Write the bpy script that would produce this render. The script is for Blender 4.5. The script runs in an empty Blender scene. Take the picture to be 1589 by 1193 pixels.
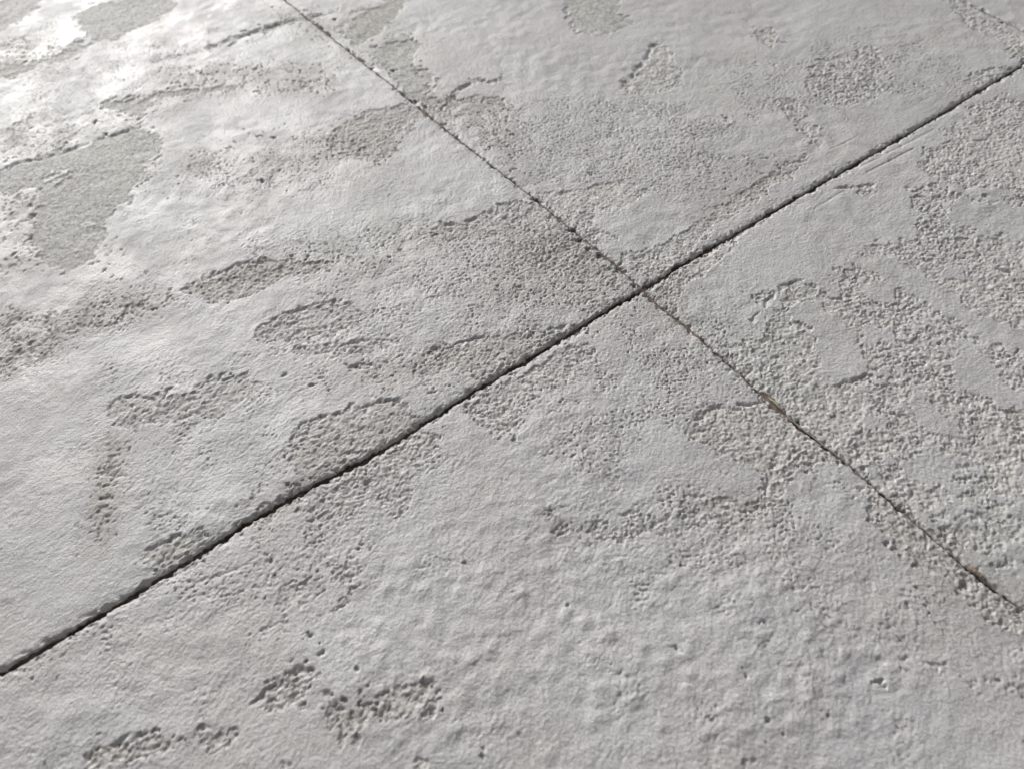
import bpy, math
import numpy as np
from mathutils import Matrix, Vector

# ------------------------------------------------------------------ camera
sc = bpy.context.scene
PW, PH, FPX = 1589.0, 1193.0, 1194.0          # photograph size and focal length in its pixels
CX, CY = PW / 2, PH / 2
TILT = 0.085                                   # slope of the horizon
P0 = (998.0, 449.0)                            # where the two joints cross
SA, SB = 0.822, -0.595                         # slopes of the two joints in the picture
HCAM = 0.30                                    # camera height above the paving, metres

def _solve_horizon():
    lo, hi = -6000.0, -500.0
    def g(H):
        x0, y0 = P0[0] - CX, P0[1] - CY
        s = (H - TILT * x0 - y0) / (SA + TILT)
        t = (H - TILT * x0 - y0) / (SB + TILT)
        return (x0 + s) * (x0 + t) + (y0 + SA * s) * (y0 + SB * t) + FPX * FPX
    for _ in range(80):
        mid = (lo + hi) / 2
        if g(mid) < 0: lo = mid
        else: hi = mid
    return (lo + hi) / 2
HOR = _solve_horizon()
up_c = Vector((-TILT, 1.0, -HOR / FPX)).normalized()
fwd_c = Vector((0, 0, -1.0))
y_c = (fwd_c - up_c * fwd_c.dot(up_c)).normalized()
x_c = y_c.cross(up_c)
Rwc = Matrix((x_c, y_c, up_c))                 # camera vector -> world vector

def ray(px, py):
    return Rwc @ Vector((px - CX, -(py - CY), -FPX))
d0 = ray(*P0)
CAM = Vector((0, 0, 0)) - d0 * (HCAM / -d0.z)

def ground(px, py):
    """point of the paving seen at a pixel of the photograph, in millimetres"""
    d = ray(px, py); t = -CAM.z / d.z
    return ((CAM.x + d.x * t) * 1000, (CAM.y + d.y * t) * 1000)

cam = bpy.data.cameras.new('camera')
cam.sensor_width = 36.0; cam.sensor_fit = 'HORIZONTAL'
cam.lens = FPX / PW * 36.0
cam.clip_start = 0.01; cam.clip_end = 200.0
cam.dof.use_dof = True
fp = ground(900, 560)
cam.dof.focus_distance = (Vector((fp[0] / 1000, fp[1] / 1000, 0)) - CAM).dot(Rwc @ fwd_c)
cam.dof.aperture_fstop = 10.0
cob = bpy.data.objects.new('camera', cam)
sc.collection.objects.link(cob)
cob.matrix_world = Matrix.Translation(CAM) @ Rwc.to_4x4()
sc.camera = cob

# ------------------------------------------------------------------ light
lg = ground(300, 60); c0 = ground(900, 600)
SUN_AZ = math.atan2(lg[0] - c0[0], lg[1] - c0[1]) + math.radians(5)   # clockwise from +Y
SUN_EL = math.radians(23)
world = bpy.data.worlds.new('World'); sc.world = world; world.use_nodes = True
wn = world.node_tree.nodes; wl = world.node_tree.links
sky = wn.new('ShaderNodeTexSky'); sky.sky_type = 'NISHITA'; sky.sun_disc = False
sky.sun_elevation = SUN_EL; sky.sun_rotation = SUN_AZ
sky.air_density = 1.0; sky.dust_density = 4.0; sky.ozone_density = 0.6
hs = wn.new('ShaderNodeHueSaturation'); hs.inputs['Saturation'].default_value = 0.12     # thin white overcast
bg = wn['Background']; bg.inputs['Strength'].default_value = 0.05
wl.new(sky.outputs['Color'], hs.inputs['Color']); wl.new(hs.outputs['Color'], bg.inputs['Color'])
sun = bpy.data.lights.new('sun', 'SUN'); sun.energy = 1.5; sun.angle = math.radians(14)
sun.color = (1.0, 0.98, 0.955)
sob = bpy.data.objects.new('sun', sun); sc.collection.objects.link(sob)
sd = Vector((math.sin(SUN_AZ) * math.cos(SUN_EL), math.cos(SUN_AZ) * math.cos(SUN_EL), math.sin(SUN_EL)))
sob.rotation_euler = sd.to_track_quat('Z', 'Y').to_euler()
sob.location = sd * 5
sc.view_settings.view_transform = 'Standard'; sc.view_settings.look = 'None'
sc.view_settings.gamma = 1.0; sc.view_settings.exposure = 1.20

# ------------------------------------------------------------------ noise
rng = np.random.default_rng(11)
PERM = rng.permutation(4096).astype(np.int32)
GA = rng.random(4096).astype(np.float32) * 2 * np.pi
GX, GY, RV = np.cos(GA), np.sin(GA), rng.random(4096).astype(np.float32)

def hsh(i, j, seed):
    return PERM[(PERM[(i + seed * 131) & 4095] + j) & 4095]

def noise(x, y, size, seed=0):
    """gradient noise, about -0.7..0.7, feature size in mm"""
    x = x / size + 517.3; y = y / size + 389.7
    i = np.floor(x).astype(np.int32); j = np.floor(y).astype(np.int32)
    fx = (x - i).astype(np.float32); fy = (y - j).astype(np.float32)
    u = fx * fx * fx * (fx * (fx * 6 - 15) + 10); v = fy * fy * fy * (fy * (fy * 6 - 15) + 10)
    def c(di, dj):
        h = hsh(i + di, j + dj, seed)
        return GX[h] * (fx - di) + GY[h] * (fy - dj)
    a = c(0, 0); b = c(1, 0); d = c(0, 1); e = c(1, 1)
    a = a + u * (b - a); d = d + u * (e - d)
    return (a + v * (d - a)) * 1.4

def fbm(x, y, size, octs, seed=0, gain=0.5):
    r = 0; a = 1.0; t = 0
    for k in range(octs):
        r = r + a * noise(x, y, size / 2 ** k, seed + k * 7); t += a; a *= gain
    return r / t

def cells(x, y, size, seed=0):
    """distance to nearest scattered point (in cell units) and that cell's random number"""
    x = x / size + 711.1; y = y / size + 633.9
    i = np.floor(x).astype(np.int32); j = np.floor(y).astype(np.int32)
    best = np.full(x.shape, 9.0, np.float32); rid = np.zeros(x.shape, np.float32)
    for di in (-1, 0, 1):
        for dj in (-1, 0, 1):
            h = hsh(i + di, j + dj, seed)
            px = RV[h]; py = RV[(h + 1777) & 4095]
            d = (i + di + px - x) ** 2 + (j + dj + py - y) ** 2
            m = d < best
            best = np.where(m, d, best); rid = np.where(m, RV[(h + 911) & 4095], rid)
    return np.sqrt(best), rid

def sm(a, b, x):
    t = np.clip((x - a) / (b - a), 0, 1); return t * t * (3 - 2 * t)

# ------------------------------------------------------------------ worn areas, traced on the paving
CELL = 0.8                                      # mm per raster cell
X0, Y0, X1, Y1 = -620.0, -520.0, 700.0, 760.0
NX, NY = int((X1 - X0) / CELL), int((Y1 - Y0) / CELL)

def fill_poly(field, pts, val):
    g = np.array([ground(*p) for p in pts])
    gx = (g[:, 0] - X0) / CELL; gy = (g[:, 1] - Y0) / CELL
    a, b = int(max(0, gy.min())), int(min(NY - 1, gy.max() + 1))
    c, d = int(max(0, gx.min())), int(min(NX - 1, gx.max() + 1))
    if a >= b or c >= d: return
    yy, xx = np.mgrid[a:b + 1, c:d + 1]
    inside = np.zeros(xx.shape, bool)
    n = len(pts)
    for k in range(n):
        xa, ya, xb, yb = gx[k], gy[k], gx[(k + 1) % n], gy[(k + 1) % n]
        if ya == yb: continue
        cr = ((ya > yy) != (yb > yy)) & (xx < (xb - xa) * (yy - ya) / (yb - ya) + xa)
        inside ^= cr
    sub = field[a:b + 1, c:d + 1]
    sub[inside] = val

def stroke(field, pts, half, val):
    """a band of half-width `half` px around a polyline"""
    for (xa, ya), (xb, yb) in zip(pts[:-1], pts[1:]):
        L = math.hypot(xb - xa, yb - ya) or 1
        nx, ny = -(yb - ya) / L * half, (xb - xa) / L * half
        ex, ey = (xb - xa) / L * half * .6, (yb - ya) / L * half * .6
        fill_poly(field, [(xa - ex + nx, ya - ey + ny), (xb + ex + nx, yb + ey + ny),
                          (xb + ex - nx, yb + ey - ny), (xa - ex - nx, ya - ey - ny)], val)

def blur(f, s):
    s = s / CELL; r = int(3 * s) + 1
    k = np.exp(-0.5 * (np.arange(-r, r + 1) / s) ** 2); k = (k / k.sum()).astype(np.float32)
    o = np.zeros_like(f)
    for q, w in zip(range(-r, r + 1), k): o += w * np.roll(f, q, 0)
    p = np.zeros_like(f)
    for q, w in zip(range(-r, r + 1), k): p += w * np.roll(o, q, 1)
    return p

def sample(f, x, y):
    u = np.clip((x - X0) / CELL, 0, NX - 2.001); v = np.clip((y - Y0) / CELL, 0, NY - 2.001)
    i = u.astype(np.int32); j = v.astype(np.int32); fu = u - i; fv = v - j
    return ((f[j, i] * (1 - fu) + f[j, i + 1] * fu) * (1 - fv) + (f[j + 1, i] * (1 - fu) + f[j + 1, i + 1] * fu) * fv).astype(np.float32)

ROUGH = np.zeros((NY, NX), np.float32)          # skin gone, knobbly mortar showing
GREY = np.zeros((NY, NX), np.float32)           # skin gone, flat grey sand base showing
SAND = np.full((NY, NX), 0.22, np.float32)      # sandy, pitted skin
STAIN = np.zeros((NY, NX), np.float32)          # darker dirt
LUMP = np.zeros((NY, NX), np.float32)           # low rounded bumps under the skin

grey = [
 [(117,23),(144,10),(188,5),(215,-8),(268,-8),(268,17),(248,27),(235,37),(215,40),(198,49),(188,57),(164,64),(144,64),(134,50),(124,34)],
 [(-10,5),(60,-6),(57,14),(35,30),(-10,55)],
 [(-10,97),(40,101),(80,91),(111,74),(117,60),(131,64),(127,84),(101,96),(67,101),(34,116),(-10,124)],
 [(-10,268),(30,250),(60,245),(80,236),(115,230),(150,222),(165,212),(195,205),(216,197),(213,180),(190,172),(170,170),(150,163),(178,156),(215,155),(235,163),(222,180),(225,200),(250,216),(247,231),(228,258),(224,278),(204,302),(188,318),(164,335),(124,349),(128,356),(151,350),(171,355),(164,372),(154,389),(147,402),(127,410),(108,425),(85,415),(60,402),(54,385),(50,355),(62,335),(62,292),(40,295),(20,300),(-10,300)],
 [(540,34),(560,20),(600,2),(640,-5),(620,20),(594,45),(570,65),(552,68),(540,55)],
 [(575,75),(610,68),(650,62),(653,70),(640,85),(640,100),(665,115),(680,120),(660,140),(650,152),(636,152),(610,122),(585,100)],
 [(878,10),(872,-10),(960,-10),(960,20),(985,37),(950,50),(900,52)],
]
for p in grey: fill_poly(GREY, p, 1.0)
for p, h in (([(235,97),(265,88),(296,84)],3), ([(322,76),(350,66),(400,50),(440,36),(500,21)],4), ([(236,153),(270,147),(310,142),(366,134)],4),
             ([(236,153),(225,165)],5), ([(640,150),(670,155),(700,162)],5)):
    stroke(GREY, p, h * .9, 1.3)
fill_poly(GREY, [(58,275),(80,266),(112,262),(118,258),(98,283),(62,288)], 0.0)

rough = [
 ([(564,174),(590,168),(631,161),(664,181),(647,201),(617,215),(620,235),(590,258),(550,248),(520,240),(505,215),(530,195)], .85),
 ([(1013,67),(1036,74),(1043,100),(1060,110),(1060,134),(1046,137),(1019,146),(979,146),(962,131),(983,117),(993,100),(1009,97)], 1),
 ([(832,298),(865,295),(892,298),(932,282),(976,282),(1010,295),(1006,308),(966,318),(932,328),(909,338),(930,355),(960,368),(930,380),(900,350),(870,330)], 1),
 ([(675,350),(720,345),(760,322),(800,312),(825,316),(870,355),(920,400),(975,440),(955,450),(900,430),(850,420),(800,400),(760,370),(700,375),(672,365)], .9),
 ([(1000,430),(960,400),(985,385),(1020,380),(1060,362),(1110,325),(1160,290),(1210,255),(1248,235),(1255,250),(1210,285),(1160,320),(1110,350),(1060,400),(1020,430)], .8),
 ([(1148,37),(1205,43),(1218,77),(1194,74),(1170,57)], .6),
 ([(1258,94),(1315,80),(1362,67),(1375,100),(1395,134),(1362,147),(1308,174),(1275,158),(1248,134)], .66),
 ([(1194,154),(1234,154),(1275,201),(1278,228),(1258,228),(1248,201),(1211,168)], .75),
 ([(1460,-8),(1485,-8),(1520,20),(1560,45),(1600,64),(1600,95),(1570,90),(1560,65),(1535,55),(1500,40),(1480,15)], .85),
 ([(1495,125),(1520,112),(1560,95),(1565,108),(1530,125),(1500,140)], .7),
 ([(280,450),(300,440),(340,425),(370,410),(420,405),(480,408),(540,403),(520,415),(470,425),(430,440),(390,460),(340,470),(290,463)], 1),
 ([(396,514),(419,497),(439,487),(469,480),(503,470),(530,467),(560,478),(560,495),(520,520),(480,525),(440,530),(400,535)], .95),
 ([(436,544),(470,537),(530,534),(580,527),(630,535),(600,545),(540,550),(470,555),(440,548)], .9),
 ([(164,635),(181,618),(215,613),(241,618),(245,641),(255,631),(261,601),(288,615),(302,601),(322,591),(352,591),(379,578),(402,598),(402,615),(369,628),(342,648),(315,650),(295,635),(288,650),(265,658),(235,658),(188,661),(168,648)], 1),
 ([(453,668),(486,648),(530,640),(560,632),(610,619),(624,622),(630,640),(665,655),(610,690),(550,722),(500,750),(470,765),(455,720),(458,690)], 1),
 ([(218,853),(255,843),(288,825),(315,823),(335,823),(322,850),(288,870),(255,877),(218,873)], 1),
 ([(390,800),(420,775),(455,760),(470,770),(430,795),(400,812)], .8),
 ([(661,547),(688,536),(718,531),(745,524),(798,517),(818,521),(852,510),(885,504),(898,507),(870,531),(832,547),(812,561),(781,574),(745,588),(700,578),(675,567)], .8),
 ([(540,572),(550,566),(578,566),(575,573),(548,578)], 1),
 ([(798,448),(808,440),(820,444),(816,456),(803,456)], 1),
 ([(-8,920),(10,930),(14,950),(0,965),(-8,965)], 1),
 # front slab
 ([(1060,658),(1080,648),(1114,628),(1140,628),(1180,623),(1205,628),(1240,660),(1270,684),(1300,706),(1278,722),(1248,722),(1234,735),(1221,755),(1204,786),(1194,782),(1187,762),(1184,735),(1174,722),(1160,715),(1127,700),(1090,690),(1070,680)], 1),
 ([(850,790),(870,790),(880,815),(930,800),(1000,790),(1050,780),(1100,770),(1190,775),(1195,800),(1150,815),(1080,820),(1000,830),(960,845),(930,830),(880,840),(858,830)], .62),
 ([(1330,745),(1360,770),(1400,800),(1440,840),(1500,895),(1560,940),(1600,960),(1600,995),(1560,975),(1520,950),(1490,920),(1470,880),(1430,880),(1390,850),(1360,810)], .95),
 ([(740,622),(790,590),(850,560),(890,535),(930,540),(900,580),(860,600),(800,640),(810,670),(780,690),(740,660),(720,640)], .8),
 ([(480,775),(540,742),(600,710),(650,680),(690,670),(680,700),(640,730),(640,790),(620,800),(560,780),(520,810),(480,800)], .9),
 ([(500,870),(560,840),(583,838),(578,870),(555,900),(520,905),(490,930),(450,970),(400,1000),(370,1010),(400,960),(440,900)], .6),
 ([(385,1095),(420,1062),(440,1042),(490,1036),(500,1050),(480,1060),(460,1090),(440,1110),(400,1105)], .9),
 ([(497,1072),(512,1075),(520,1095),(545,1105),(560,1100),(590,1078),(620,1062),(640,1060),(665,1062),(672,1072),(700,1075),(690,1100),(660,1112),(625,1118),(600,1112),(570,1120),(560,1150),(535,1160),(510,1130)], .95),
 ([(130,1170),(150,1160),(180,1155),(205,1138),(230,1140),(260,1150),(280,1160),(250,1172),(200,1180),(160,1200),(130,1200)], .95),
 ([(300,1140),(330,1130),(370,1140),(375,1145),(340,1160),(320,1175),(310,1160)], .9),
 ([(425,1185),(440,1172),(465,1180),(475,1200),(430,1200)], .9),
 ([(1355,1018),(1400,1015),(1440,1025),(1500,1040),(1600,1062),(1600,1085),(1520,1068),(1440,1045),(1360,1030)], .62),
 ([(1054,1072),(1068,1070),(1082,1074),(1070,1082),(1055,1080)], .9),
 ([(1096,862),(1105,860),(1110,872),(1104,880),(1098,872)], .9),
 ([(925,985),(960,978),(980,990),(950,1000),(930,998)], .6),
 # right slab: mostly worn, islands of skin laid back over it below
 ([(1010,455),(1060,415),(1110,385),(1150,362),(1130,400),(1080,430),(1050,465),(1040,490)], .9),
 ([(1210,448),(1240,435),(1260,440),(1300,465),(1340,490),(1400,520),(1450,560),(1600,640),(1600,905),(1560,880),(1500,850),(1420,790),(1340,720),(1315,715),(1250,667),(1190,615),(1140,570),(1115,540),(1145,530),(1170,545),(1180,520),(1205,480)], .74),
 ([(1405,292),(1450,286),(1490,298),(1530,305),(1600,300),(1600,660),(1500,620),(1400,545),(1340,490),(1300,465),(1300,400),(1400,370),(1425,345)], .60),
 ([(1310,400),(1380,370),(1430,380),(1600,440),(1600,560),(1500,520),(1440,480),(1360,440)], .85),
 ([(1500,165),(1550,150),(1600,160),(1600,260),(1540,250),(1490,260),(1450,240),(1470,205)], .62),
 ([(1430,230),(1500,220),(1600,250),(1600,300),(1500,290),(1430,270)], .8),
 ([(1170,462),(1190,456),(1195,466),(1180,475),(1168,475)], 1),
 ([(1295,292),(1330,288),(1358,285),(1362,300),(1355,306),(1335,293)], .9),
]
for p, v in rough: fill_poly(ROUGH, p, v)
islands = [
 [(1241,467),(1275,477),(1315,511),(1328,527),(1352,571),(1342,581),(1295,598),(1275,591),(1268,561),(1278,534),(1261,517),(1248,504),(1228,500)],
 [(1305,400),(1372,430),(1399,447),(1432,464),(1472,490),(1506,511),(1543,534),(1600,548),(1600,517),(1543,497),(1506,480),(1472,450),(1445,430),(1422,420),(1378,395)],
 [(1362,430),(1388,450),(1395,470),(1352,467),(1335,450)],
 [(1338,511),(1355,507),(1382,517),(1392,527),(1362,534),(1345,527)],
 [(1368,571),(1382,568),(1392,588),(1375,604)],
 [(1405,574),(1432,601),(1442,621),(1469,648),(1516,678),(1479,678),(1432,661),(1415,648),(1425,631),(1409,601)],
 [(1472,524),(1496,527),(1506,544),(1519,544),(1539,574),(1563,588),(1583,631),(1563,628),(1523,608),(1489,601),(1472,581),(1489,568)],
 [(1462,410),(1503,410),(1503,430),(1462,434)],
 [(1335,648),(1362,641),(1392,655),(1382,668),(1348,665)],
 [(1392,712),(1430,703),(1479,700),(1500,715),(1495,735),(1450,742),(1412,740)],
 [(1478,312),(1540,318),(1600,318),(1600,368),(1560,362),(1520,355),(1478,348)],
 [(1085,690),(1120,700),(1150,712),(1120,722),(1090,712)],
 [(648,1072),(668,1076),(670,1096),(652,1103)],
 [(1205,640),(1222,638),(1226,655),(1212,660)],
]
fill_poly(ROUGH, [(1500,735),(1600,720),(1600,905),(1560,890),(1480,830),(1440,790)], .52)
fill_poly(ROUGH, [(1380,740),(1500,735),(1480,780),(1440,780)], .5)
for p in islands: fill_poly(ROUGH, p, -0.1)
for p, h, v in (([(699,157),(703,147),(718,135),(745,124),(757,129),(778,122)],3.5,.95), ([(655,175),(690,165),(740,152),(784,152)],5,.62),
                ([(450,1000),(500,960),(560,905)],6,.55), ([(690,560),(745,588)],6,.6), ([(1330,300),(1345,290)],4,.9)):
    stroke(ROUGH, p, h, v * 1.35)

sand = [
 ([(480,430),(700,360),(830,320),(1000,440),(900,500),(690,600),(480,620),(400,600),(430,520)], .52), ([(640,380),(830,320),(990,440),(900,490),(760,430)], .72), ([(-10,20),(300,60),(330,170),(230,330),(-10,440)], .5),
 ([(200,560),(480,560),(460,740),(220,860),(120,800),(120,660)], .4),
 ([(-10,480),(60,490),(120,470),(240,445),(290,470),(200,500),(100,540),(40,590),(-10,600)], .8),
 ([(650,170),(1000,140),(1150,200),(1100,320),(1000,300),(860,290),(760,230)], .65),
 ([(1000,470),(1180,610),(1100,640),(950,720),(850,700),(800,640),(920,550)], .55),
 ([(900,700),(1250,780),(1400,870),(1500,980),(1350,1000),(1000,900),(850,850)], .5),
 ([(700,900),(1000,950),(1200,1080),(1100,1193),(800,1193),(700,1050)], .2),
 ([(900,1080),(1300,1060),(1400,1200),(1000,1200)], .3),
 ([(360,380),(700,330),(760,370),(500,430),(380,430)], .55),
 ([(1100,60),(1450,60),(1500,130),(1300,200),(1150,180)], .5),
 ([(1020,460),(1150,480),(1180,590),(1120,560)], .7),
 ([(260,255),(370,240),(530,200),(560,240),(420,300),(300,290)], .6),
 ([(30,1050),(300,880),(500,780),(640,760),(560,850),(300,1000)], .5),
]
for p, v in sand: fill_poly(SAND, p, v)
smooth = [
 [(-10,880),(200,880),(100,980),(-10,1020)], [(560,1000),(700,940),(700,1040),(540,1050)], [(1500,1060),(1600,1080),(1600,1200),(1450,1200)],
 [(1240,340),(1300,300),(1380,292),(1405,315),(1415,350),(1340,390),(1290,425),(1210,440),(1170,450),(1170,430)],
 [(1270,170),(1420,140),(1440,160),(1320,230),(1280,250)], [(980,0),(1250,0),(1250,80),(1080,90)],
 [(-10,620),(160,600),(160,700),(-10,760)], [(250,180),(420,180),(420,230),(260,240)],
]
for p in smooth: fill_poly(SAND, p, .1)

stain = [
 ([(760,380),(860,340),(1000,430),(1100,420),(1060,500),(980,480),(880,540),(760,480)], .28), ([(380,740),(640,620),(900,490),(920,510),(700,650),(420,810),(200,900)], .26),
 ([(1080,640),(1220,640),(1300,720),(1230,800),(1050,800),(1100,720)], .2), ([(1330,740),(1589,930),(1589,1000),(1400,880)], .28), ([(300,200),(480,190),(520,260),(380,330),(260,300)], .2),
 ([(-10,480),(60,490),(120,470),(240,445),(290,470),(200,500),(100,540),(40,590),(-10,600)], .55),
 ([(168,668),(192,668),(180,740),(172,800),(162,870),(148,885),(143,800),(153,720)], .9),
 ([(240,100),(530,95),(530,150),(250,150)], .45), ([(-10,60),(60,60),(110,75),(60,110),(-10,130)], .5), ([(20,170),(120,190),(150,215),(20,250),(-10,250)], .5), ([(-10,300),(50,300),(50,420),(-10,440)], .45), ([(560,560),(700,520),(860,500),(700,600),(560,620)], .3), ([(640,145),(785,150),(780,185),(690,185)], .6),
 ([(400,15),(620,0),(640,60),(560,110),(470,60)], .35),
 ([(280,240),(368,236),(370,268),(300,272)], .55), ([(430,210),(640,165),(610,250),(480,235)], .35),
 ([(280,450),(340,425),(420,405),(545,402),(470,425),(340,450)], .6),
 ([(700,170),(800,170),(840,290),(800,290)], .3), ([(1130,240),(1250,235),(1230,270),(1120,340),(1060,350)], .35),
 ([(850,785),(870,790),(890,815),(860,835)], .7), ([(0,1040),(120,975),(180,960),(60,1060)], .35),
 ([(380,385),(700,335),(760,350),(600,420),(400,420)], .3), ([(-10,925),(14,930),(14,960),(-10,965)], .8),
 ([(390,1090),(440,1040),(500,1036),(470,1075),(400,1105)], .45), ([(497,1072),(640,1060),(700,1075),(560,1150),(510,1130)], .4),
 ([(130,1165),(230,1138),(375,1140),(200,1180),(130,1200)], .4), ([(60,400),(300,350),(330,400),(160,460),(100,440)], .15),
]
for p, v in stain: fill_poly(STAIN, p, v)

# outside the photographed area the same wear simply goes on
gy_, gx_ = np.mgrid[0:NY, 0:NX].astype(np.float32)
wx, wy = gx_ * CELL + X0, gy_ * CELL + Y0
hull = np.zeros((NY, NX), np.float32); fill_poly(hull, [(-14,-14),(PW+14,-14),(PW+14,PH+14),(-14,PH+14)], 1.0)
hull = blur(hull, 5.0)
far_r = sm(.10, .2, fbm(wx, wy, 70, 4, 301)) * .9
far_s = .45 + .5 * fbm(wx, wy, 90, 3, 331)
ROUGH = (.38 * blur(ROUGH, 1.3) + .66 * blur(ROUGH, 4.5)) * hull + far_r * (1 - hull)
GREY = (.35 * blur(GREY, 1.3) + .72 * blur(GREY, 7.0)) * hull
SAND = blur(SAND, 7.0) * hull + far_s * (1 - hull)
STAIN = blur(STAIN, 4.5) * hull
fill_poly(LUMP, [(480,880),(900,840),(1300,850),(1460,1000),(1500,1200),(560,1200)], 1.0)
fill_poly(LUMP, [(780,690),(1000,720),(900,830),(700,860),(600,880)], .6)
fill_poly(LUMP, [(900,120),(1180,180),(1150,300),(1020,260)], .6)
LUMP = blur(LUMP, 14.0)
del gx_, gy_, wx, wy, hull, far_r, far_s

PITS = [(568,748,2.2),(888,357,3.2),(869,344,1.8),(912,386,2.0),(930,398,2.2),(957,421,1.7),(984,443,2.0),(1035,478,1.5),(1010,467,1.6),(1070,512,1.2),(1393,790,2.0),(1240,655,1.6),(1310,716,1.8),(1340,726,1.6),(1498,905,2.4),(706,152,1.6),(520,30,2.2),(1158,1050,1.0),(900,372,2.6),(831,310,2.8),(1186,965,1.2),(610,108,2),(645,157,2.4),(660,165,2.4),(690,192,1.6),(147,190,2.4),(408,283,2.6),
        (466,110,1.4),(928,395,1.8),(1002,459,1.8),(1375,845,1.8),(1366,1058,1.8),(1285,1110,1.2),(1192,1118,1.3),(480,985,1.5),(500,1012,1.4),(1049,1005,1.0),
        (1408,936,1.2),(746,1172,1.3),(556,1038,1.1),(399,213,1.5),(425,215,1.7),(164,208,2),(104,222,1.8),(452,766,1.2),(482,808,1.2),(420,870,1.2),
        (722,872,.9),(880,938,1.1),(1128,183,2.6),(440,582,1.4),(510,605,1.3),(483,597,1.2),(1445,93,1.2),(1420,130,1.4)]
PITS = [(ground(a, b), r) for a, b, r in PITS]
RINGS = [(ground(1129, 189), 3.4)]
SCORES = [([(1345,268),(1380,250),(1418,230)], .55, .5), ([(1255,330),(1290,308),(1310,297)], .8, .25), ([(1330,262),(1400,226),(1450,200)], .9, .3),
          ([(830,1058),(845,1072),(848,1090)], .35, .5), ([(720,860),(722,872),(732,880)], .35, .4), ([(1290,230),(1310,222),(1330,212)], .5, .3),
          ([(300,905),(340,893),(388,873)], .6, .4), ([(1560,640),(1572,638),(1600,642)], .5, .6)]
LEDGES = [  # thin undercut rims where the skin breaks off
 ([(280,452),(300,440),(340,425),(370,410),(420,405)],1.1,.9), ([(396,514),(419,497),(440,487),(470,480),(503,470),(532,467)],1.0,.8), ([(440,545),(470,537),(530,534),(580,527),(630,535)],.8,.7),
 ([(453,668),(486,648),(530,640)],.9,.8), ([(560,634),(585,626),(610,619),(622,622)],1.0,1.0), ([(661,547),(688,536),(718,531),(745,524),(798,517)],.9,.9), ([(852,512),(885,504),(897,507)],1.0,1.0),
 ([(500,1072),(520,1095),(548,1106),(560,1100),(590,1078),(620,1062),(640,1058),(665,1062)],1.0,1.1), ([(385,1094),(420,1064),(445,1042),(490,1036)],1.0,1.0), ([(130,1172),(152,1160),(180,1155),(205,1138),(230,1140)],1.0,1.0), ([(300,1141),(330,1130),(370,1140)],1.0,1.0),
 ([(218,853),(255,843),(288,825),(315,823)],.9,.9), ([(164,637),(185,617),(215,613),(240,620)],.8,.7), ([(245,632),(262,602),(288,615)],.9,.8), ([(302,602),(322,591),(352,590),(379,578)],.9,.8),
 ([(1165,500),(1190,470),(1210,448),(1240,436),(1262,442)],1.0,.9), ([(1268,592),(1295,600),(1342,585),(1352,572)],1.1,1.0), ([(1080,650),(1114,629),(1150,628),(1187,622)],1.1,1.0), ([(1190,770),(1186,740),(1205,718),(1240,700)],1.0,.8),
 ([(62,292),(48,318),(52,350),(50,380)],1.5,1.0), ([(0,267),(30,252),(67,246),(115,231),(165,213),(200,203)],1.6,.9), ([(699,157),(703,147),(718,135),(745,124),(757,129),(778,122)],1.6,1.0), ([(961,131),(983,117),(993,100),(1005,88),(1014,67)],1.9,1.4), ([(962,131),(985,132)],1.4,1.0),
 ([(322,76),(350,66),(400,50),(440,36),(500,21)],1.8,.9), ([(575,73),(612,66),(652,61)],1.8,1.0), ([(640,100),(690,165),(745,175)],1.5,.6), ([(675,352),(720,345),(760,330),(800,345)],1.2,.8), ([(878,10),(880,30),(900,52)],1.8,.8),
 ([(1404,294),(1440,289),(1480,300)],1.1,.8), ([(1295,293),(1330,289),(1358,286)],1.0,.9), ([(1340,300),(1350,308)],1.0,.9), ([(1545,416),(1572,422)],1.1,1.1), ([(1060,768),(1100,770),(1150,795),(1190,786)],.9,.6), ([(852,790),(862,812),(870,830)],1.0,.9),
 ([(540,572),(552,566),(578,567)],1.0,1.2), ([(940,870),(1000,845)],.6,.3), ([(1030,1000),(1049,1006),(1062,1008)],.6,.7), ([(1240,1000),(1262,1003),(1280,1008)],.5,.5), ([(1430,880),(1470,890),(1500,925)],1.0,.7), ([(1350,770),(1392,815),(1440,850)],1.0,.7)]
LEDGES = [([ground(*q) for q in p], w, d) for p, w, d in LEDGES]
SCORES = [([ground(*q) for q in p], w, d) for p, w, d in SCORES]

# direction in which the skin was trowelled (ripples seen at the lower left)
ta, tb = ground(60, 800), ground(160, 740)
TX, TY = tb[0] - ta[0], tb[1] - ta[1]; tl = math.hypot(TX, TY); TX /= tl; TY /= tl

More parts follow.
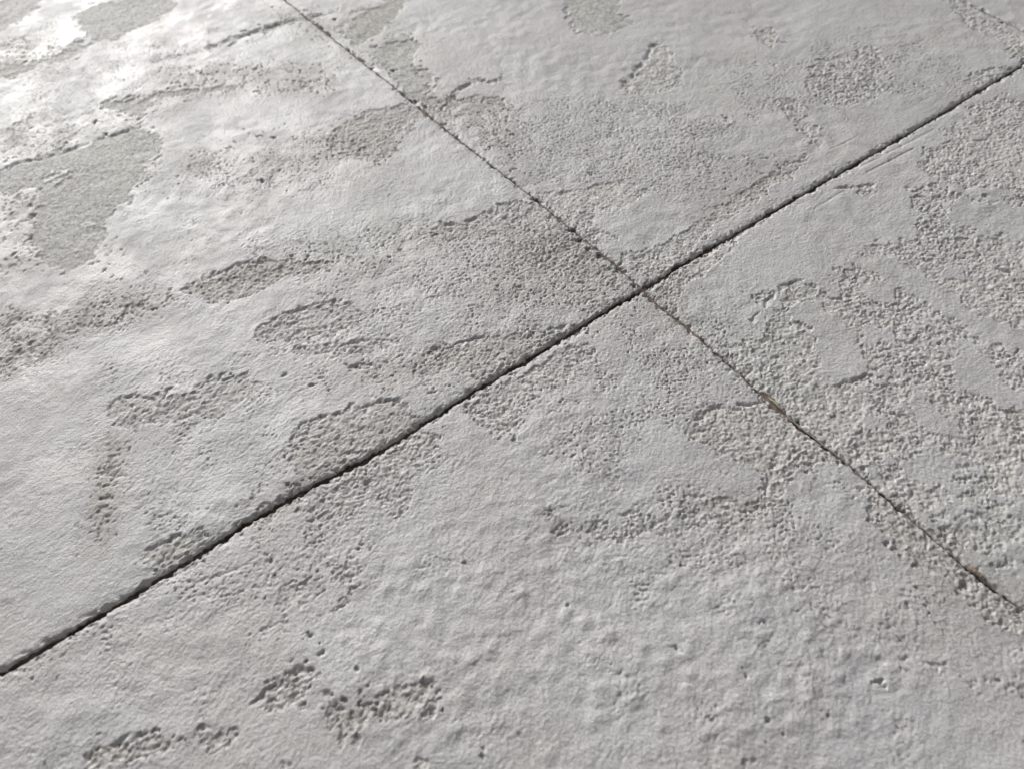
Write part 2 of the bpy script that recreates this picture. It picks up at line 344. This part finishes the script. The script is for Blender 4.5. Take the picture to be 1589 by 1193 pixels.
def relief(x, y, edge=None):
    """height in mm plus the masks the material reads"""
    qx = x + 1.6 * noise(x, y, 9, 5) + .8 * noise(x, y, 3.2, 6); qy = y + 1.6 * noise(x, y, 9, 15) + .8 * noise(x, y, 3.2, 16)
    n1 = 1.25 * fbm(x, y, 11, 5, 21, .72)
    rs = sample(ROUGH, qx, qy)
    n1 = n1 + .40 * noise(x, y, 5.2, 27) + .28 * noise(x, y, 2.9, 28)
    hf = noise(x, y, 2.4, 25) + .6 * noise(x, y, 1.3, 26)
    rv = rs + (.70 * n1 + .14 * hf) * sm(0, .12, rs)
    if edge is not None: rv = rv + (.30 + .45 * n1) * np.exp(-edge / 4.0)
    R = sm(.45, .53, rv)
    ds = sample(STAIN, qx, qy)
    u, v = x * TX + y * TY, -x * TY + y * TX
    n2 = .40 * noise(u / 2.4, v, 7.5, 29) + .32 * noise(u / 2, v, 3.6, 30)
    gs = sample(GREY, qx, qy)
    gv = np.maximum(gs + (.55 * n1 + n2 + .16 * hf) * sm(.01, .15, gs), (.62 * ds + .55 * n1 + .30 * hf) * (ds > .03))
    G = sm(.40, .54, gv); G0 = sm(.44, .50, gv)
    S = np.clip(sample(SAND, qx, qy) + .60 * fbm(x, y, 24, 4, 41, .6), 0, 1)
    D = np.clip(ds * (.75 + 1.2 * fbm(x, y, 10, 5, 51, .75) + .6 * hf), 0, 1)
    G = G * (1 - R * .5)
    # skin: slow swells, orange-peel lumps, trowel ripples
    u, v = x * TX + y * TY, -x * TY + y * TX
    z = .75 * noise(x, y, 70, 61) + .42 * noise(x, y, 24, 62) + .30 * noise(x, y, 9.0, 63) * (.35 + 1.0 * sm(-.2, .3, noise(x, y, 60, 64))) + .10 * noise(x, y, 5.5, 68) + sample(LUMP, x, y) * (.24 * noise(x, y, 8.5, 69) + .24 * noise(x + 1.2 * noise(x, y, 4, 78), y, 5.0, 70))
    z += .15 * noise(u / 2.6, v, 6.5, 65) * sm(-.15, .35, noise(x, y, 80, 66)) + .06 * noise(x, y, 4.0, 67)
    cl, rl = cells(x + 2 * noise(x, y, 9, 79), y, 8.0, 80)
    z += sample(LUMP, x, y) * .5 * np.exp(-(cl / .34) ** 2) * sm(.25, .8, rl)
    # sandy skin
    k_w = noise(x, y, 3.0, 77)
    cf, rf = cells(x + .5 * k_w, y - .5 * k_w, 1.25, 71)
    fine = .8 * (1 - np.minimum(1, cf) ** 2) * (.3 + rf) - .35 + .8 * noise(x, y, 1.7, 72)
    z += (.11 + .27 * S) * fine
    tears = noise(x + 2 * noise(x, y, 5, 73), y * 1.35, 1.75, 74) + .5 * noise(x, y, 1.15, 75)
    z -= (.75 * sm(.36, .6, tears)) * sm(.30, .8, S + .50 * fbm(x, y, 16, 2, 76))
    c, r = cells(x, y, 5.2, 81)
    z -= .5 * sm(.16, .05, c) * (r > .62) * sm(.2, .6, S)
    # knobbly mortar where the skin has gone
    gx = x + .8 * noise(x, y, 2.8, 91); gy = y + .8 * noise(x, y, 2.8, 92)
    k1 = noise(gx, gy, 2.05, 93); k2 = noise(gx, gy, 1.2, 94); k3 = noise(x, y, 5.5, 95)
    c1, r1 = cells(gx, gy, 1.65, 96); c2, r2 = cells(gx + 40, gy, 1.1, 97)
    knob = (.62 + .5 * r1) * (1 - np.minimum(1, c1 * 1.05) ** 2) - .62 + .34 * (1 - np.minimum(1, c2 * 1.1) ** 2) * (.4 + r2) + .30 * k2 + .45 * k3 + .25 * k1
    z_r = z * .8 - .56 + (.60 + .3 * sm(-.3, .4, noise(x, y, 38, 98))) * knob - .5 * np.exp(-((rv - .53) / .045) ** 2) * sm(-.15, .3, noise(x, y, 12, 99))
    z = z * (1 - R) + z_r * R
    # flat sandy base
    z_g = z * .6 - .5 * np.exp(-((gv - .5) / .05) ** 2) * sm(-.2, .3, noise(x, y, 14, 105)) - .42 + .42 * fbm(x, y, 2.6, 3, 101, .8) + .25 * noise(x, y, 7, 104)
    z = z * (1 - G0) + z_g * G0
    # the skin curls up a little at the broken rim
    rim = np.exp(-((rv - .34) / .07) ** 2) * (1 - R)
    z += .06 * rim * (sample(ROUGH, x, y) > .02)
    for (px, py), rr in PITS:
        m = (np.abs(x - px) < 9) & (np.abs(y - py) < 9)
        if m.any():
            xx, yy = x[m], y[m]
            d = np.hypot(xx - px, yy - py) * (1 + .9 * noise(xx, yy, 2.2, 111) + .4 * noise(xx, yy, 1.1, 112)) / (rr * .75)
            z[m] -= .95 * min(rr, 1.9) * sm(1.15, .35, d)
    for (px, py), rr in RINGS:
        d = np.hypot(x - px, y - py) * (1 + .3 * noise(x, y, 3, 113))
        z += .35 * np.exp(-((d - rr) / 1.0) ** 2)
    for pts, w, dp in SCORES:
        for (xa, ya), (xb, yb) in zip(pts[:-1], pts[1:]):
            m = (x > min(xa, xb) - 6) & (x < max(xa, xb) + 6) & (y > min(ya, yb) - 6) & (y < max(ya, yb) + 6)
            if not m.any(): continue
            xx, yy = x[m], y[m]
            L2 = (xb - xa) ** 2 + (yb - ya) ** 2
            t = np.clip(((xx - xa) * (xb - xa) + (yy - ya) * (yb - ya)) / L2, 0, 1)
            d = np.hypot(xx - xa - t * (xb - xa), yy - ya - t * (yb - ya)) + .3 * noise(xx, yy, 2.5, 114)
            z[m] -= dp * np.exp(-(d / w) ** 2)
    jag = 1.5 * noise(x, y, 4.2, 121) + .8 * noise(x, y, 1.9, 122); part = noise(x, y, 7, 123)
    for pts, w, dp in LEDGES:
        for (xa, ya), (xb, yb) in zip(pts[:-1], pts[1:]):
            m = (x > min(xa, xb) - 6) & (x < max(xa, xb) + 6) & (y > min(ya, yb) - 6) & (y < max(ya, yb) + 6)
            if not m.any(): continue
            L2 = (xb - xa) ** 2 + (yb - ya) ** 2
            t = ((x[m] - xa) * (xb - xa) + (y[m] - ya) * (yb - ya)) / L2
            sd_ = ((x[m] - xa) * (yb - ya) - (y[m] - ya) * (xb - xa)) / math.sqrt(L2) + jag[m]
            ww = w * (.5 + .7 * sm(-.3, .4, part[m]))
            z[m] -= dp * .95 * np.exp(-(sd_ / ww) ** 2) * sm(-.35, .15, part[m]) * (t >= 0) * (t < 1)
    return z, R, G, S, D

# ------------------------------------------------------------------ joints
def unit(p, q):
    L = math.hypot(q[0] - p[0], q[1] - p[1]); return ((q[0] - p[0]) / L, (q[1] - p[1]) / L)
O = ground(*P0)
EA = unit(O, ground(P0[0] - 500, P0[1] - 500 * SA))     # away from the camera, up-left
EB = unit(O, ground(P0[0] + 500, P0[1] + 500 * SB))     # away from the camera, up-right
det = EA[0] * EB[1] - EA[1] * EB[0]
def to_ab(p):
    return ((p[0] * EB[1] - p[1] * EB[0]) / det, (EA[0] * p[1] - EA[1] * p[0]) / det)
JA = [(440,-1),(545,82),(645,163),(745,243),(830,309),(888,357),(945,403),(998,449),(1012,464),(1085,523),(1140,572),(1190,617),(1250,669),(1320,722),(1400,793),(1450,836),(1505,884),(1589,947)]
JB = [(0,1046),(130,968),(262,888),(390,806),(490,750),(560,716),(640,668),(700,630),(760,592),(830,551),(900,508),(998,449),(1060,409),(1160,351),(1300,270),(1400,212),(1500,152),(1589,101)]
ja = sorted(to_ab(ground(*p)) for p in JA); jb = sorted((to_ab(ground(*p))[::-1]) for p in JB)
ja_a, ja_b = np.array([p[0] for p in ja]), np.array([p[1] for p in ja])
jb_b, jb_a = np.array([p[0] for p in jb]), np.array([p[1] for p in jb])
LL = [to_ab(ground(1498, 0)), to_ab(ground(1589, 50))]
kL = (LL[1][1] - LL[0][1]) / (LL[1][0] - LL[0][0]); kL = max(-.12, min(.12, kL))
bL0 = (LL[0][1] + LL[1][1]) / 2 - kL * (LL[0][0] + LL[1][0]) / 2

def place(a, b):
    """slab coordinates (mm along joint A, mm along joint B) -> paving x, y"""
    fa = np.exp(-np.abs(b) / 60.0); fb = np.exp(-np.abs(a) / 60.0)
    bb = b + np.interp(a, ja_a, ja_b, left=0, right=0) * fa
    aa = a + np.interp(b, jb_b, jb_a, left=0, right=0) * fb
    return (aa * EA[0] + bb * EB[0]).astype(np.float32), (aa * EA[1] + bb * EB[1]).astype(np.float32)

def axis(stops):
    """coordinates from a list of (position, spacing): the step changes evenly between stops"""
    out = [stops[0][0]]
    for (p, s), (q, t) in zip(stops[:-1], stops[1:]):
        x = p
        while True:
            st = s + (t - s) * (x - p) / (q - p); x += st
            if x >= q - st * .5: break
            out.append(x)
        out.append(q)
    return np.array(out)

# ------------------------------------------------------------------ materials
def mat(name):
    m = bpy.data.materials.new(name); m.use_nodes = True
    return m, m.node_tree.nodes, m.node_tree.links, m.node_tree.nodes['Principled BSDF']

def mixc(n, l, fac, a, b, blend='MIX'):
    x = n.new('ShaderNodeMix'); x.data_type = 'RGBA'; x.blend_type = blend
    for s, v in ((x.inputs[0], fac), (x.inputs[6], a), (x.inputs[7], b)):
        if hasattr(v, 'links') or hasattr(v, 'is_linked'): l.new(v, s)
        elif isinstance(v, (int, float)): s.default_value = v
        else: s.default_value = (*v, 1)
    return x.outputs[2]

def tex(n, l, co, scale, detail=3, rough=.6, dist=0):
    t = n.new('ShaderNodeTexNoise'); t.inputs['Scale'].default_value = scale; t.inputs['Detail'].default_value = detail
    t.inputs['Roughness'].default_value = rough; t.inputs['Distortion'].default_value = dist
    l.new(co, t.inputs['Vector']); return t.outputs['Fac']

def ramp(n, l, src, lo, hi, a=0.0, b=1.0):
    r = n.new('ShaderNodeMapRange'); r.interpolation_type = 'SMOOTHSTEP'
    for i, v in enumerate((lo, hi, a, b)): r.inputs[1 + i].default_value = v
    l.new(src, r.inputs[0]); return r.outputs[0]

def concrete():
    m, n, l, p = mat('weathered_concrete')
    co = n.new('ShaderNodeTexCoord').outputs['Object']
    def att(k):
        a = n.new('ShaderNodeAttribute'); a.attribute_name = k; return a.outputs['Fac']
    R, G, S, D = att('rough'), att('grey'), att('sand'), att('stain')
    cool = (.420, .411, .413); warm = (.412, .394, .385)
    c = mixc(n, l, ramp(n, l, tex(n, l, co, 14, 4), .40, .62), cool, warm)
    c = mixc(n, l, ramp(n, l, S, .3, .9, 0, .55), c, (.375, .36, .345))
    c = mixc(n, l, ramp(n, l, tex(n, l, co, 60, 5, .65), .35, .7, 0, .22), c, (.50, .505, .51))
    c = mixc(n, l, R, c, mixc(n, l, ramp(n, l, tex(n, l, co, 320, 3), .35, .65), (.404, .389, .380), (.475, .460, .451)))
    v = n.new('ShaderNodeTexVoronoi'); v.inputs['Scale'].default_value = 430; l.new(co, v.inputs['Vector'])
    sep = n.new('ShaderNodeSeparateColor'); l.new(v.outputs['Color'], sep.inputs[0])
    gr = mixc(n, l, sep.outputs[1], (.84, .835, .825), (1.14, 1.14, 1.13))
    c = mixc(n, l, R, c, mixc(n, l, 1.0, c, gr, 'MULTIPLY'))
    c = mixc(n, l, G, c, mixc(n, l, ramp(n, l, tex(n, l, co, 420, 4, .7), .35, .68), mixc(n, l, ramp(n, l, tex(n, l, co, 55, 4, .7), .35, .65), (.20, .195, .18), (.30, .295, .275)), (.48, .47, .45)))
    c = mixc(n, l, D, c, (.20, .18, .15))
    # scattered dark and pale sand grains
    sd2 = n.new('ShaderNodeMath'); sd2.operation = 'ADD'; l.new(S, sd2.inputs[0]); l.new(D, sd2.inputs[1])
    sd3 = n.new('ShaderNodeMath'); sd3.operation = 'ADD'; l.new(sd2.outputs[0], sd3.inputs[0]); l.new(tex(n, l, co, 45, 4, .7), sd3.inputs[1])
    cd = mixc(n, l, ramp(n, l, tex(n, l, co, 430, 2, .5, .4), .61, .68), c, (.15, .13, .112))
    c = mixc(n, l, ramp(n, l, sd3.outputs[0], .80, 1.15, .06, .9), c, cd)
    g = mixc(n, l, ramp(n, l, tex(n, l, co, 1100, 2), .3, .7), (.86, .86, .86), (1.12, 1.12, 1.12))
    c = mixc(n, l, 1.0, c, g, 'MULTIPLY')
    c = mixc(n, l, att('green'), c, mixc(n, l, 1.0, c, (.965, 1.0, .965), 'MULTIPLY'))
    c = mixc(n, l, att('soil'), c, (.10, .072, .062))
    l.new(c, p.inputs['Base Color']); p.inputs['Specular IOR Level'].default_value = .72
    ro = n.new('ShaderNodeMix'); ro.data_type = 'FLOAT'; mx = n.new('ShaderNodeMath'); mx.operation = 'MAXIMUM'; l.new(R, mx.inputs[0]); l.new(G, mx.inputs[1]); l.new(mx.outputs[0], ro.inputs[0]); rn = ramp(n, l, tex(n, l, co, 30, 5, .7), .35, .65, .53, .70); l.new(rn, ro.inputs[2]); ro.inputs[3].default_value = .74
    l.new(ro.outputs[0], p.inputs['Roughness'])
    b1 = n.new('ShaderNodeBump'); b1.inputs['Distance'].default_value = .00045; b1.inputs['Strength'].default_value = .9
    l.new(tex(n, l, co, 950, 3, .7), b1.inputs['Height'])
    l.new(b1.outputs[0], p.inputs['Normal'])
    return m

def soil():
    m, n, l, p = mat('joint_soil')
    co = n.new('ShaderNodeTexCoord').outputs['Object']
    c = mixc(n, l, ramp(n, l, tex(n, l, co, 260, 5, .7), .35, .65), (.075, .054, .045), (.19, .155, .13))
    l.new(c, p.inputs['Base Color']); p.inputs['Roughness'].default_value = .95
    b1 = n.new('ShaderNodeBump'); b1.inputs['Distance'].default_value = .0006; l.new(tex(n, l, co, 700, 4, .7), b1.inputs['Height'])
    l.new(b1.outputs[0], p.inputs['Normal'])
    return m

def plain(name, c1, c2, scale, rough):
    m, n, l, p = mat(name)
    co = n.new('ShaderNodeTexCoord').outputs['Object']
    mp = n.new('ShaderNodeMapping'); mp.inputs['Scale'].default_value = (1, 8, 8); l.new(co, mp.inputs['Vector'])
    l.new(mixc(n, l, ramp(n, l, tex(n, l, mp.outputs[0], scale, 3), .35, .65), c1, c2), p.inputs['Base Color'])
    p.inputs['Roughness'].default_value = rough
    return m

M_CON, M_SOIL = concrete(), soil()

# ------------------------------------------------------------------ building
def grid_mesh(name, X, Y, Z, mat_, attrs=None, parent=None):
    nr, nc = X.shape
    me = bpy.data.meshes.new(name)
    co = np.empty((nr * nc, 3), np.float32)
    co[:, 0] = X.ravel() / 1000; co[:, 1] = Y.ravel() / 1000; co[:, 2] = Z.ravel() / 1000
    idx = np.arange(nr * nc, dtype=np.int32).reshape(nr, nc)
    q = np.stack([idx[:-1, :-1], idx[:-1, 1:], idx[1:, 1:], idx[1:, :-1]], -1).reshape(-1, 4)
    a, b, c = co[q[0, 0]], co[q[0, 1]], co[q[0, 3]]
    mid = (nr // 2) * (nc - 1) + nc // 2
    a, b, c = co[q[mid, 0]], co[q[mid, 1]], co[q[mid, 3]]
    if np.cross(b - a, c - a)[2] < 0: q = q[:, ::-1]
    me.vertices.add(len(co)); me.vertices.foreach_set('co', co.ravel())
    me.loops.add(q.size); me.loops.foreach_set('vertex_index', np.ascontiguousarray(q).ravel())
    me.polygons.add(len(q)); me.polygons.foreach_set('loop_start', np.arange(0, q.size, 4, dtype=np.int32))
    me.polygons.foreach_set('use_smooth', np.ones(len(q), bool))
    me.update(calc_edges=True)
    for k, v in (attrs or {}).items():
        at = me.attributes.new(k, 'FLOAT', 'POINT'); at.data.foreach_set('value', v.astype(np.float32).ravel())
    me.materials.append(mat_)
    o = bpy.data.objects.new(name, me); sc.collection.objects.link(o)
    if parent: o.parent = parent
    return o

DEPTH = 30.0     # slab thickness, mm
def inset(s, base, seed, chips):
    """distance of a slab's edge from the joint's middle line, along the joint"""
    z = np.zeros_like(s)
    w = base * (1 + .08 * noise(s, z, 34, seed) + .35 * noise(s, z, 9, seed + 1)) + .34 * noise(s, z, 3.0, seed + 2) + .42 * noise(s, z, 1.5, seed + 6)
    return np.maximum(.12, w) + chips * sm(.28, .6, noise(s, z, 8, seed + 3)) * (.6 + .6 * noise(s, z, 2.2, seed + 4))

def slab(av, bv, a_edge, b_edge, seed, parent, label, skewL=0):
    """av, bv: grid coordinates; a_edge/b_edge: (which end touches a joint, half width) per axis.
       skewL = 1: the far b side follows the third joint; 2: the near b side does."""
    na, nb = len(av), len(bv)
    A, B = np.meshgrid(av, bv, indexing='ij')
    dist = np.full(A.shape, 99.0); distB = np.full(A.shape, 99.0)
    # move the rim in from the joint's middle line, fading with distance from it
    offB = np.zeros_like(A); offA = np.zeros_like(A)
    for end, hw, chips, sd_ in b_edge:
        e = bv[0] if end == 0 else bv[-1]; sg = 1 if end == 0 else -1
        d = np.abs(B - e); i_ = inset(av.astype(np.float64), hw, seed + sd_, chips)[:, None]
        offB += sg * i_ * np.exp(-d / 4.0); dist = np.minimum(dist, d); distB = np.minimum(distB, d)
    for end, hw, chips, sd_ in a_edge:
        e = av[0] if end == 0 else av[-1]; sg = 1 if end == 0 else -1
        d = np.abs(A - e); i_ = inset(bv.astype(np.float64), hw, seed + sd_, chips)[None, :]
        offA += sg * i_ * np.exp(-d / 4.0); dist = np.minimum(dist, d)
    A2, B2 = A + offA, B + offB
    if skewL == 1: B2 = B2 + kL * A2 * (B / bL0)
    if skewL == 2: B2 = B2 + kL * A2
    X, Y = place(A2, B2)
    Z, R, G, S, D = relief(X, Y, dist)
    r = .9 + .7 * noise(X, Y, 7, seed + 31)                      # worn arris
    r = np.maximum(.35, r + .5 * noise(X, Y, 2.5, seed + 33))
    t = np.clip(1 - dist / r, 0, 1)
    Z = Z - .75 * r * (1 - np.sqrt(np.maximum(0, 1 - t * t)))
    Z = Z - .25 * np.exp(-dist / 3.0) + {400: -.30, 500: .12, 600: .0, 700: -.18, 800: .1}[seed]
    brk = noise(X, Y, 4.5, seed + 35) + .6 * noise(X, Y, 2.0, seed + 36) + .3 * noise(X, Y, 14, seed + 37)
    amp = np.where(distB <= dist, .45, 1.0)
    Z = Z - 1.5 * amp * sm(.12, .55, brk) * np.exp(-(dist / 2.4) ** 2) - .5 * amp * (noise(X, Y, 1.6, seed + 38) + .4) * np.exp(-(dist / 1.8) ** 2)
    # sides: a ring of rows running down
    def ext(M):
        return np.pad(M, K, mode='edge')
    K = 7
    drops = np.array([.35, .9, 1.7, 3.0, 5.0, 9.0, DEPTH])
    X, Y, Z, R, G, S, D = [ext(M) for M in (X, Y, Z, R, G, S, D)]
    ii = np.arange(na + 2 * K)[:, None]; jj = np.arange(nb + 2 * K)[None, :]
    ring = np.maximum(np.maximum(K - ii, ii - (K + na - 1)), np.maximum(K - jj, jj - (K + nb - 1)))
    ring = np.clip(ring, 0, K)
    dr = np.concatenate([[0], drops])[ring]
    m = ring > 0
    xs, ys, ds = X[m], Y[m], dr[m]
    Z[m] = Z[m] - ds
    rough_side = .55 * noise(xs + ds * 1.7, ys - ds * 1.3, 2.2, seed + 41) + .2 * noise(xs - ds * 2.2, ys + ds, 1.1, seed + 42)
    oi = np.where(ii < K, -1, np.where(ii >= K + na, 1, 0)) + 0 * jj; oj = np.where(jj < K, -1, np.where(jj >= K + nb, 1, 0)) + 0 * ii
    w = np.minimum(1, ds / 1.0)
    X[m] += rough_side * w * (oi[m] * EA[0] + oj[m] * EB[0]); Y[m] += rough_side * w * (oi[m] * EA[1] + oj[m] * EB[1])
    soil_ = np.where(m, np.clip(.45 + dr * .5, 0, .97), 0)
    near_ = np.pad(np.exp(-dist / 1.6), K, mode='edge')
    soil_ = np.maximum(soil_, np.clip((fbm(X, Y, 6, 3, seed + 51, .7) * 2.2 - .1) * near_, 0, .75))
    o = grid_mesh('concrete_slab', X, Y, Z, M_CON, dict(rough=np.maximum(R, m * .8), grey=G, sand=S, stain=D, soil=soil_, green=np.clip(.18 + .9 * fbm(X, Y, 110, 3, 888), 0, .6) * (.3 if seed == 600 else 1)), parent)
    o['label'] = label
    return o

# the bed under the slabs
pn = 60
px_ = np.linspace(-900, 1000, pn); py_ = np.linspace(-900, 1100, pn)
PXg, PYg = np.meshgrid(px_, py_)
pavement = grid_mesh('pavement', PXg, PYg, -DEPTH - 1 + 0 * PXg, M_SOIL)
pavement['kind'] = 'structure'

s0 = .50
GAP_A, GAP_B = .30, 1.12
chA, chB = 1.3, 1.6
slab(axis([(0, .48), (120, .68), (330, 1.15), (455, 1.4), (540, 6.0), (900, 25.0)]), axis([(0, .55), (150, .68), (bL0, .95)]),
     [(0, GAP_B, chB, 0)], [(0, GAP_A, chA, 10), (1, .16, .1, 12)], 400, pavement,
     'grey slab at the upper right of the joint crossing, with a small crater ring and a pointed broken patch', 1)
slab(axis([(0, .48), (140, .66), (350, 1.2), (625, 1.5), (720, 6.0), (1000, 25.0)]), axis([(-800, 25.0), (-440, 6.0), (-345, .85), (0, .56)]),
     [(0, GAP_B, chB, 0)], [(1, GAP_A, chA, 10)], 500, pavement,
     'slab at the upper left with glaring pale skin and large flaked grey patches')
near_a = axis([(-700, 25.0), (-340, 5.0), (-262, .52), (0, .48)])
slab(near_a, axis([(-900, 25.0), (-440, 5.0), (-360, .58), (0, .49)]), [(1, GAP_B * .8, chB * .5, 0)], [(1, GAP_A, chA, 10)], 600, pavement,
     'slab nearest the camera below the wide joint, mostly sandy skin with a few dark broken spots')
slab(near_a, axis([(0, .5), (150, .66), (410, 1.0), (500, 6.0), (900, 25.0)]), [(1, GAP_B * .8, chB * .5, 0)], [(0, GAP_A, chA, 10)], 700, pavement,
     'slab at the right below the wide joint, worn knobbly all over between smooth skin islands')
slab(axis([(0, .8), (330, 1.1), (460, 4.0), (900, 20.0)]), axis([(bL0, .8), (bL0 + 60, 1.1), (bL0 + 140, 4.0), (bL0 + 500, 25.0)]),
     [(0, GAP_B, chB, 0)], [(0, .16, .1, 10)], 800, pavement, 'corner of a smooth slab in the top right corner of the picture', 2)

# soil and mortar crumbs lying in the joints
def joint_fill(kind, s_lo, s_hi, depth_fn, half, seed, step=.45):
    s = np.arange(s_lo, s_hi, step); w = np.linspace(-half, half, 17)
    Sg, Wg = np.meshgrid(s, w, indexing='ij')
    if kind == 'A': X, Y = place(Sg, Wg)
    elif kind == 'B': X, Y = place(Wg, Sg)
    else: X, Y = place(Sg, bL0 + kL * Sg + Wg)
    base = relief(X, Y)[0] * 0
    Z = base - depth_fn(Sg) + .5 * fbm(X, Y, 3.0, 3, seed, .65) + .35 * noise(X, Y, 9, seed + 3)
    o = grid_mesh('joint_fill', X, Y, Z, M_SOIL, None, pavement); o['kind'] = 'stuff'
    return o
zz = lambda s: np.zeros_like(s)
joint_fill('B', -520, 700, lambda s: 3.3 + 1.5 * noise(s, zz(s), 22, 900), 3.6, 910)
joint_fill('A', -420, 600, lambda s: np.maximum(.95, 1.5 + 2.4 * noise(s, zz(s), 12, 920)), 2.6, 930)
joint_fill('L', -1, 600, lambda s: 1.5 + .3 * noise(s, zz(s), 14, 940), 2.0, 950, 1.0)

# ------------------------------------------------------------------ debris
def strand(name, pts, rad, m, label, cat, flat=.6, lift=0.0, seed=0):
    """a stem or splinter: tapered tube through ground points given as (px, py, height mm)"""
    P = [np.array([*ground(a, b), h + lift]) for a, b, h in pts]
    ts = np.linspace(0, len(P) - 1, 22); ring = 8
    C = np.array([P[min(int(t), len(P) - 2)] * (1 - (t - min(int(t), len(P) - 2))) + P[min(int(t), len(P) - 2) + 1] * (t - min(int(t), len(P) - 2)) for t in ts])
    v, f = [], []
    o0 = C.mean(0)
    for i, c in enumerate(C):
        d = C[min(i + 1, 21)] - C[max(i - 1, 0)]; d /= np.linalg.norm(d)
        sd_ = np.cross(d, (0, 0, 1.0)); sd_ /= np.linalg.norm(sd_); u_ = np.cross(sd_, d)
        k = i / 21; r = rad * (.25 + .75 * min(1, min(k, 1 - k) * 5)) * (1 + .18 * math.sin(i * 1.9 + seed))
        for q in range(ring):
            an = 2 * math.pi * q / ring
            v.append(tuple((c + sd_ * r * math.cos(an) + u_ * r * flat * math.sin(an) - o0) / 1000))
    for i in range(21):
        for q in range(ring):
            f.append((i * ring + q, i * ring + (q + 1) % ring, (i + 1) * ring + (q + 1) % ring, (i + 1) * ring + q))
    f.append(tuple(range(ring))[::-1]); f.append(tuple(21 * ring + q for q in range(ring)))
    me = bpy.data.meshes.new(name); me.from_pydata(v, [], f); me.materials.append(m)
    me.polygons.foreach_set('use_smooth', [True] * len(f))
    o = bpy.data.objects.new(name, me); sc.collection.objects.link(o)
    o.location = o0 / 1000
    o['label'] = label; o['category'] = cat
    return o
M_STRAW = plain('dry_straw', (.34, .29, .20), (.42, .37, .27), 300, .6)
M_BARK = plain('brown_splinter', (.13, .09, .07), (.24, .18, .14), 300, .85)
M_FIB = plain('grey_stem', (.17, .145, .125), (.26, .23, .20), 300, .85)
strand('straw', [(1193,617,.1),(1200,623,.5),(1206,629,.5),(1213,636,.0)], .42, M_STRAW, 'short pale yellow straw lying in the thin joint beside a smooth slab corner', 'straw')
strand('dry_stem', [(1222,646,-.3),(1250,669,.1),(1285,696,.1),(1318,721,-.3)], .42, M_FIB, 'long grey brown dry stem bedded in the thin joint among knobbly mortar', 'stem', .5)
strand('wood_splinter', [(1500,876,-.2),(1512,886,.5),(1522,894,.5),(1531,902,-.1)], .95, M_BARK, 'brown wood splinter stuck in the joint near the right edge', 'splinter', .5)
strand('root_fibre', [(1030,480,-.2),(1040,489,.2),(1048,496,-.2)], .40, M_BARK, 'tiny reddish brown fibre in the joint just below the crossing', 'fibre', .6)

def crumb(px, py, size, height, seed, label):
    """one knobbly lump of dried soil wedged in a joint"""
    me = bpy.data.meshes.new('soil_crumb'); import bmesh
    bm = bmesh.new(); bmesh.ops.create_icosphere(bm, subdivisions=4, radius=1.0)
    for v in bm.verts:
        c = v.co; a = np.array([c.x * 3 + seed, c.y * 3 + seed * 2]); b = np.array([c.z * 3 + c.x, c.z * 2 - c.y])
        k = 1 + .38 * float(noise(a[:1] + b[:1], a[1:] + b[1:], 1.7, 700 + seed)[0]) + .22 * float(noise(a[:1] - b[1:], a[1:] + b[:1], .7, 720 + seed)[0])
        v.co = c * k
    bmesh.ops.scale(bm, vec=(size, size * .75, size * .6), verts=bm.verts)
    bm.to_mesh(me); bm.free(); me.materials.append(M_SOIL); me.polygons.foreach_set('use_smooth', [True] * len(me.polygons))
    o = bpy.data.objects.new('soil_crumb', me); sc.collection.objects.link(o)
    g = ground(px, py); o.location = (g[0] / 1000, g[1] / 1000, height / 1000); o.rotation_euler = (0, 0, seed * 1.3)
    o['label'] = label; o['category'] = 'soil crumb'; o['group'] = 'soil crumbs wedged in the thin joint'
crumb(887, 356, .0019, -.5, 1, 'larger dark soil crumb in the thin joint, a little above the crossing')
crumb(901, 372, .0014, -.4, 2, 'small dark soil crumb just below the larger one in the thin joint')
crumb(831, 310, .0014, -.4, 3, 'dark soil crumb farthest up the thin joint, beside the knobbly patch')
